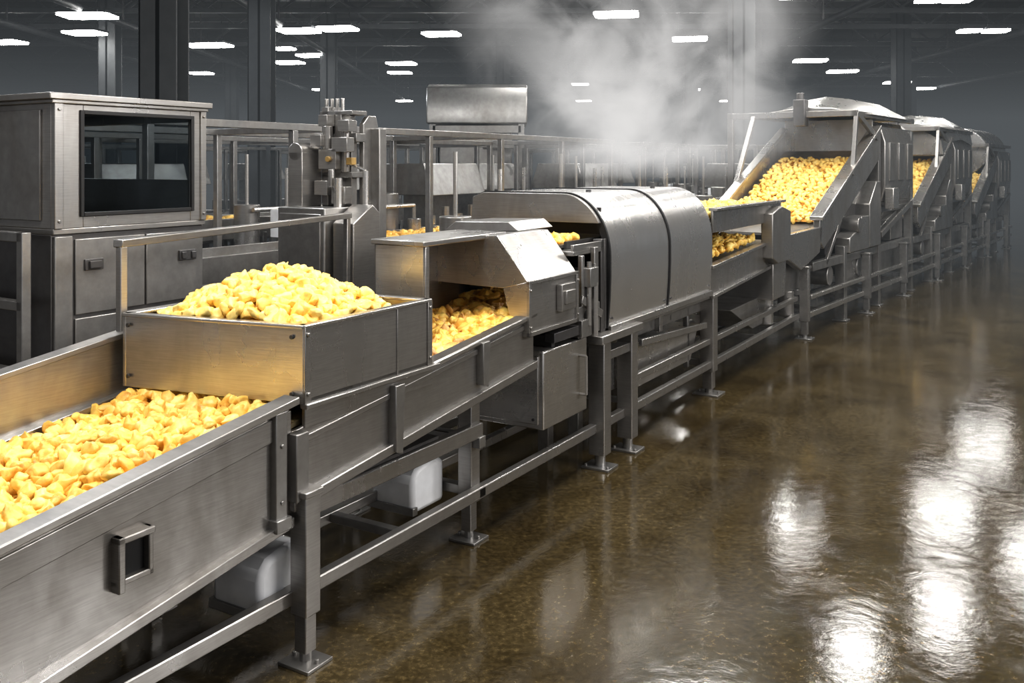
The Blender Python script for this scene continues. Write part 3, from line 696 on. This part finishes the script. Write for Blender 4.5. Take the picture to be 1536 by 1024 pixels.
g.box(-1.3,.15,15.25,15.35,1.4,1.5).box(-1.3,.15,15.25,15.35,2.5,2.62); dt.add('stand',g,S_FRAME)
dt.add('duct',G().box(-1.2,0,15.4,16.6,1.5,2.55),S_FRAME,.02)

# ------------------------------------------------------------------ potato chunks
def nugmesh(seed,sub,mat,kind):
    bm=bmesh.new(); bmesh.ops.create_icosphere(bm,subdivisions=sub,radius=1)
    rnd=random.Random(seed)
    lx,ly,lz=rnd.uniform(.029,.042),rnd.uniform(.022,.029),rnd.uniform(.019,.025)
    if kind==1: lx*=1.05; ly*=1.2; lz*=.6
    planes=[]
    for k in range(8):
        n=Vector((rnd.gauss(0,1.2),rnd.gauss(0,1),rnd.gauss(0,1))).normalized(); planes.append((n,rnd.uniform(.56,.84)))
    planes+= [(Vector((1,rnd.uniform(-.4,.4),rnd.uniform(-.4,.4))).normalized(),.78),(Vector((-1,rnd.uniform(-.4,.4),rnd.uniform(-.4,.4))).normalized(),.78)]
    bend=rnd.uniform(-.4,.4); tw=rnd.uniform(-.4,.4); tap=rnd.uniform(-.15,.15); waist=rnd.uniform(0,.22)
    o=Vector((seed*3.1,seed*1.7,0))
    for v in bm.verts:
        q=v.co.copy()*1.14
        q*=1+noise.noise(v.co*1.4+o)*.25
        for n,d in planes:
            e=q.dot(n)-d
            if e>0: q-=n*e*.78
        q*=1+noise.noise(v.co*3.0+o)*.15
        w=(1-waist*math.exp(-(q.x/.35)**2))*(1+tap*q.x)
        x,y,z=q.x*lx*1.29,q.y*ly*w*1.26,q.z*lz*w*1.26
        y+=bend*x*x/lx; a=tw*x/lx; y,z=y*math.cos(a)-z*math.sin(a),y*math.sin(a)+z*math.cos(a)
        v.co=(x,y,z)
    me=bpy.data.meshes.new('potato_chunk'); bm.to_mesh(me); bm.free(); me.materials.append(mat); me.shade_smooth(); return me
NV=16
HI=[[nugmesh(i,3,NUG[m],0) for i in range(NV)] for m in range(3)]
HI.append([nugmesh(i+30,3,NUG[3],1) for i in range(NV)])
LO=[nugmesh(i,2,NUG[0],0) for i in range(NV)]; LO1=[nugmesh(i+30,2,NUG[0],1) for i in range(NV)]
def dat(l): return [([v.co.copy() for v in me.vertices],[tuple(p.vertices) for p in me.polygons]) for me in l]
LOd=dat(LO); LOd1=dat(LO1); HId=dat(HI[0]); HId1=dat(HI[3])
items=[]; beds=[]
def project(p):
    return 768+1400*p.x/p.y, 245+1400*(2-p.z)/p.y
def region(fr,t0,t1,s0,s1,hf,d,tints,inside=None,tilt=.45,scale=1,label='belt',zj=.012,bed=True):
    nt_=int((t1-t0)/d); ns=int((s1-s0)/d)
    for i in range(nt_+1):
        for j in range(ns+1):
            t=t0+(i+.5*(j%2))*d+random.uniform(-.35,.35)*d; s=s0+j*d+random.uniform(-.35,.35)*d
            if t<t0 or t>t1 or s>s1 or s<s0: continue
            if inside and not inside(t,s): continue
            z=hf(t,s)+random.uniform(-zj,zj*1.3)
            e=.02; gt=(hf(t+e,s)-hf(t-e,s))/(2*e); gs=(hf(t,s+e)-hf(t,s-e))/(2*e)
            n=Vector((-gt,-gs,1)).normalized()
            q=n.to_track_quat('Z','Y').to_matrix()
            R=Matrix.Rotation(-rad(FR[fr][1]),3,'Z')@q@Matrix.Rotation(random.uniform(0,6.283),3,'Z')@Matrix.Rotation(random.gauss(0,tilt),3,'Y')@Matrix.Rotation(random.gauss(0,tilt),3,'X')
            sc=scale*random.uniform(.78,1.12)
            items.append((W(fr,t,s,z),R,sc,random.choice(tints),random.randrange(NV),label))
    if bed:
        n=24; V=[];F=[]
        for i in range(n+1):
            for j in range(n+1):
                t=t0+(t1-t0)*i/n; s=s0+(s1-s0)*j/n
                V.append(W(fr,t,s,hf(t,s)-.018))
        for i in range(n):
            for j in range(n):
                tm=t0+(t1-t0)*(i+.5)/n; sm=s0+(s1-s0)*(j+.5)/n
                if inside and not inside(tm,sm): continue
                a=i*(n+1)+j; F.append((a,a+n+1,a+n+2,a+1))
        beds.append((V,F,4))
h1=lambda t,s: .03*noise.noise(Vector((t*4,s*4,3.3)))
region('M',-.87,-.09,-2.0,.05,lambda t,s:.955+K*s+.035+h1(t,s)+.02*math.sin((t+.9)*3.4),.043,[0,1,1,2],label='belt',tilt=.6,zj=.016)
def inhop(t,s):
    lo=-.17*(t-.02)/(-.90) if t<.02 else 0
    return -.825+(-.03)*s< t < -.065 and lo+.075< s < .75
def heap(t,s):
    dx=(t+.48)/.50; dy=(s-.37)/.50
    r=math.sqrt(dx*dx+dy*dy)
    return 1.30+max(-.03,.20*(1-r**1.2))+.02*noise.noise(Vector((t*6,s*6,1)))
region('M',-.9,0,-.15,.84,heap,.039,[0,0,1],inside=inhop,label='heap',tilt=.65,zj=.020)
region('M',-.67,-.07,.93,2.35,lambda t,s:.885+K2*s+.03+.02*noise.noise(Vector((t*6,s*6,9))),.044,[1,1,2,3],label='slices',tilt=.5,scale=1.1)
region('M',-.93,-.16,2.45,2.80,lambda t,s:1.50,.05,[1,1],label='oven')
region('M',-.93,-.06,5.02,6.5,lambda t,s:.83+K3*s+.10+.05*(-t),.056,[1,0],label='far')
region('M',-.90,-.06,5.05,7.1,lambda t,s:1.53+.05*math.sin(-t*3.3),.056,[1,0],label='far')
region('F',-1.22,-.12,.75,2.6,lambda t,s:1.14+.42*(s-.5)+.07+.02*math.sin((t)*2.5),.060,[0,0,0,1],label='far',scale=1.05)
region('F',-1.22,-.12,5.7,7.5,lambda t,s:1.12+.41*(s-5.4)+.08,.08,[0,0],label='far',scale=1.3)
region('F',-1.2,-.12,10.6,12.0,lambda t,s:.9*(1.14+.42*(s-10.3)+.10),.08,[0,0],label='far',scale=1.3)
for (t,s0_,s1__,z) in ((-3.75,4.5,7.5,1.15),(-5.8,1.5,5,1.3)):
    region('M',t-.27,t+.27,s0_,s1__,lambda tt,ss,z=z:z+.04+.04*max(0,noise.noise(Vector((tt*2,ss*2,4)))),.08,[1,2],label='far',scale=1.3)
def vis(it):
    u,v=project(it[0]); return 5<u<1530 and 5<v<1018
(ox_,oy_),am=FR['M']; am=rad(am)
def hidden(it):
    dx,dy=it[0].x-ox_,it[0].y-oy_
    s=dx*math.sin(am)+dy*math.cos(am); t=dx*math.cos(am)-dy*math.sin(am)
    return it[5]=='belt' and s>-.06-.17*(-t)/.9
order=sorted([i for i,it in enumerate(items) if it[5] in('belt','heap','slices') and vis(it) and not hidden(it)],key=lambda i:items[i][0].y)[:300]
ind=set(order)
LAB={'belt':'golden yellow potato chunk lying on the trough conveyor belt','heap':'pale yellow potato chunk heaped in the steel hopper','slices':'browned flat potato chunk on the transfer conveyor'}
GRP={'belt':'potato chunks on the trough conveyor','heap':'potato chunks heaped in the hopper','slices':'potato chunks on the transfer conveyor'}
base=bpy.data.objects.new('potato_chunk',HI[0][0]); first=True
for i in order:
    p,R,sc,mt,k,lab=items[i]
    o=base if first else base.copy()
    first=False
    o.data=HI[mt][k]; o.matrix_world=Matrix.Translation(p)@R.to_4x4()@Matrix.Scale(sc,4)
    o['label']=LAB[lab]; o['category']='potato chunk'; o['group']=GRP[lab]
    COL.objects.link(o)
V=[];F=[];MI=[]
for i,it in enumerate(items):
    if i in ind: continue
    p,R,sc,mt,k,lab=it
    near=lab in('belt','heap','slices')
    vs,fs_=((HId1 if near else LOd1) if mt==3 else (HId if near else LOd))[k]; o0=len(V)
    V+=[tuple(p+R@(v*sc)) for v in vs]; F+=[tuple(a+o0 for a in f) for f in fs_]; MI+=[mt]*len(fs_)
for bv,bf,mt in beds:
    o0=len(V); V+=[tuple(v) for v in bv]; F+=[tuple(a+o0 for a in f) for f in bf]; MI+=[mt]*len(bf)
me=bpy.data.meshes.new('potato_chunks'); me.from_pydata(V,[],F)
for m in NUG+[BEDM]: me.materials.append(m)
me.polygons.foreach_set('material_index',MI); me.shade_smooth()
o=bpy.data.objects.new('potato_chunks',me); COL.objects.link(o)
o['kind']='stuff'; o['label']='loose mass of yellow potato chunks filling conveyors and chutes'; o['category']='potato chunks'

# ------------------------------------------------------------------ haze + steam
def haze():
    m,nt,out=newmat('self_lit_haze')
    ab=nt.nodes.new('ShaderNodeVolumeAbsorption'); ab.inputs['Color'].default_value=(0,0,0,1); ab.inputs['Density'].default_value=.033
    em=nt.nodes.new('ShaderNodeEmission'); em.inputs[0].default_value=(.86,.94,1.0,1); em.inputs[1].default_value=.0042  # haze brightness is put in as emission, it scatters no lamp light
    ad=nt.nodes.new('ShaderNodeAddShader'); nt.links.new(ab.outputs[0],ad.inputs[0]); nt.links.new(em.outputs[0],ad.inputs[1])
    nt.links.new(ad.outputs[0],out.inputs['Volume']); return m
me=mkmesh('air_haze',G().box(-23.9,35.9,8.5,61.8,.01,5.0),[haze()])
o=bpy.data.objects.new('air_haze',me); COL.objects.link(o); o['kind']='stuff'; o['label']='thin bluish self-lit steam haze hanging through the hall'; o['category']='haze'
def steam(sx,sy,sz):
    m,nt,out=newmat('steam')
    t=nt.nodes.new('ShaderNodeTexCoord')
    n=nt.nodes.new('ShaderNodeTexNoise'); n.inputs['Scale'].default_value=1.35; n.inputs['Detail'].default_value=8; n.inputs['Roughness'].default_value=.6; n.inputs['Distortion'].default_value=.7
    nt.links.new(t.outputs['Object'],n.inputs['Vector'])
    sep=nt.nodes.new('ShaderNodeSeparateXYZ'); nt.links.new(t.outputs['Object'],sep.inputs[0])
    def M(op,a,b=None,c=None,clamp=False):
        x=nt.nodes.new('ShaderNodeMath'); x.operation=op; x.use_clamp=clamp
        for i,k in enumerate((a,b,c)):
            if k is None: continue
            if isinstance(k,(int,float)): x.inputs[i].default_value=k
            else: nt.links.new(k,x.inputs[i])
        return x.outputs[0]
    X,Y,Z=sep.outputs
    zz=M('MULTIPLY_ADD',Z,.5/sz,.5)
    xs=M('ADD',X,M('MULTIPLY',zz,.40))
    xs=M('SUBTRACT',xs,.10)
    wd=M('MULTIPLY_ADD',zz,.35*sx,.62*sx)
    a=M('POWER',M('ABSOLUTE',M('DIVIDE',xs,wd)),2.0)
    b=M('POWER',M('ABSOLUTE',M('DIVIDE',Y,sy)),2.0)
    fall=M('SUBTRACT',1.0,M('ADD',a,b),clamp=True)
    fall=M('POWER',fall,1.5)
    top=M('MULTIPLY_ADD',zz,-1.15,1.2,clamp=True)
    bot=M('MULTIPLY',zz,8,clamp=True)
    shape=M('MULTIPLY',M('MULTIPLY',fall,top),bot)
    d=M('SUBTRACT',n.outputs['Fac'],.43)
    d=M('MULTIPLY',d,9); d=M('MAXIMUM',d,0.07)
    dens=M('MULTIPLY',M('MULTIPLY',d,shape),1.9)
    sc=nt.nodes.new('ShaderNodeVolumeAbsorption'); sc.inputs['Color'].default_value=(0,0,0,1); nt.links.new(dens,sc.inputs['Density'])
    em=nt.nodes.new('ShaderNodeEmission'); em.inputs[0].default_value=(1,.985,.97,1); nt.links.new(M('MULTIPLY',dens,.70),em.inputs[1])  # steam glows by itself, its lit look comes from emission
    ad=nt.nodes.new('ShaderNodeAddShader'); nt.links.new(sc.outputs[0],ad.inputs[0]); nt.links.new(em.outputs[0],ad.inputs[1])
    nt.links.new(ad.outputs[0],out.inputs['Volume']); return m
sx,sy,sz=2.4,1.0,1.3
me=mkmesh('self_lit_steam',G().box(-sx,sx,-sy,sy,-sz,sz),[steam(sx,sy,sz)])
o=bpy.data.objects.new('self_lit_steam',me); COL.objects.link(o); o.location=(1.35,9.3,1.83+sz)
o['kind']='stuff'; o['label']='white self-lit steam plume rising above the tunnel oven'; o['category']='steam'

# ------------------------------------------------------------------ lights
def area(name,loc,target,size,power,color=(1,.97,.92),sy_=None):
    l=bpy.data.lights.new(name,'AREA'); l.energy=power; l.size=size; l.color=color
    if sy_: l.shape='RECTANGLE'; l.size_y=sy_
    o=bpy.data.objects.new(name,l); COL.objects.link(o); o.location=loc
    o.rotation_euler=(Vector(target)-Vector(loc)).to_track_quat('-Z','Y').to_euler(); return o
area('added_area_light',(-1.5,2.6,5.5),(-1,4.5,1),1.3,200)  # unseen overhead area lights, added to light the line
area('added_area_light',(1.6,5.0,5.6),(0,6,1),1.4,200)
area('added_area_light',(-3.5,6.0,5.6),(-1.5,5,1),1.4,150,(.95,.97,1))
area('added_area_light',(3.2,9.5,5.6),(3,9.8,0),1.5,240)
area('added_area_light',(7.0,11.5,5.6),(6.2,14,0),1.6,340)
area('added_area_light',(-8,15,5.6),(-5,14,0),2.0,320,(.9,.95,1))  # added so the background steel shows
area('added_area_light',(7.5,2.0,4.8),(1.0,6,1),3.0,290,(1,.97,.94),2)  # added side softbox filling the aisle-facing steel, unseen
area('added_area_light',(13,5,5.2),(6,12,1.2),3,420,(1,.98,.96),2)  # second added side fill, for the far machines, unseen
w=bpy.data.worlds.new('World'); scene.world=w; w.use_nodes=True
w.node_tree.nodes['Background'].inputs[0].default_value=(.86,.86,.88,1); w.node_tree.nodes['Background'].inputs[1].default_value=.34

# ------------------------------------------------------------------ camera
cd=bpy.data.cameras.new('camera'); cam=bpy.data.objects.new('camera',cd); COL.objects.link(cam)
cam.location=(0,0,2.0); cam.rotation_euler=(rad(90),0,0)
cd.sensor_width=36; cd.lens=36*1400/1536; cd.shift_y=-(512-245)/1536; cd.clip_end=200
scene.camera=cam
scene.view_settings.view_transform='Standard'
try: scene.view_settings.look='Medium High Contrast'
except Exception: pass
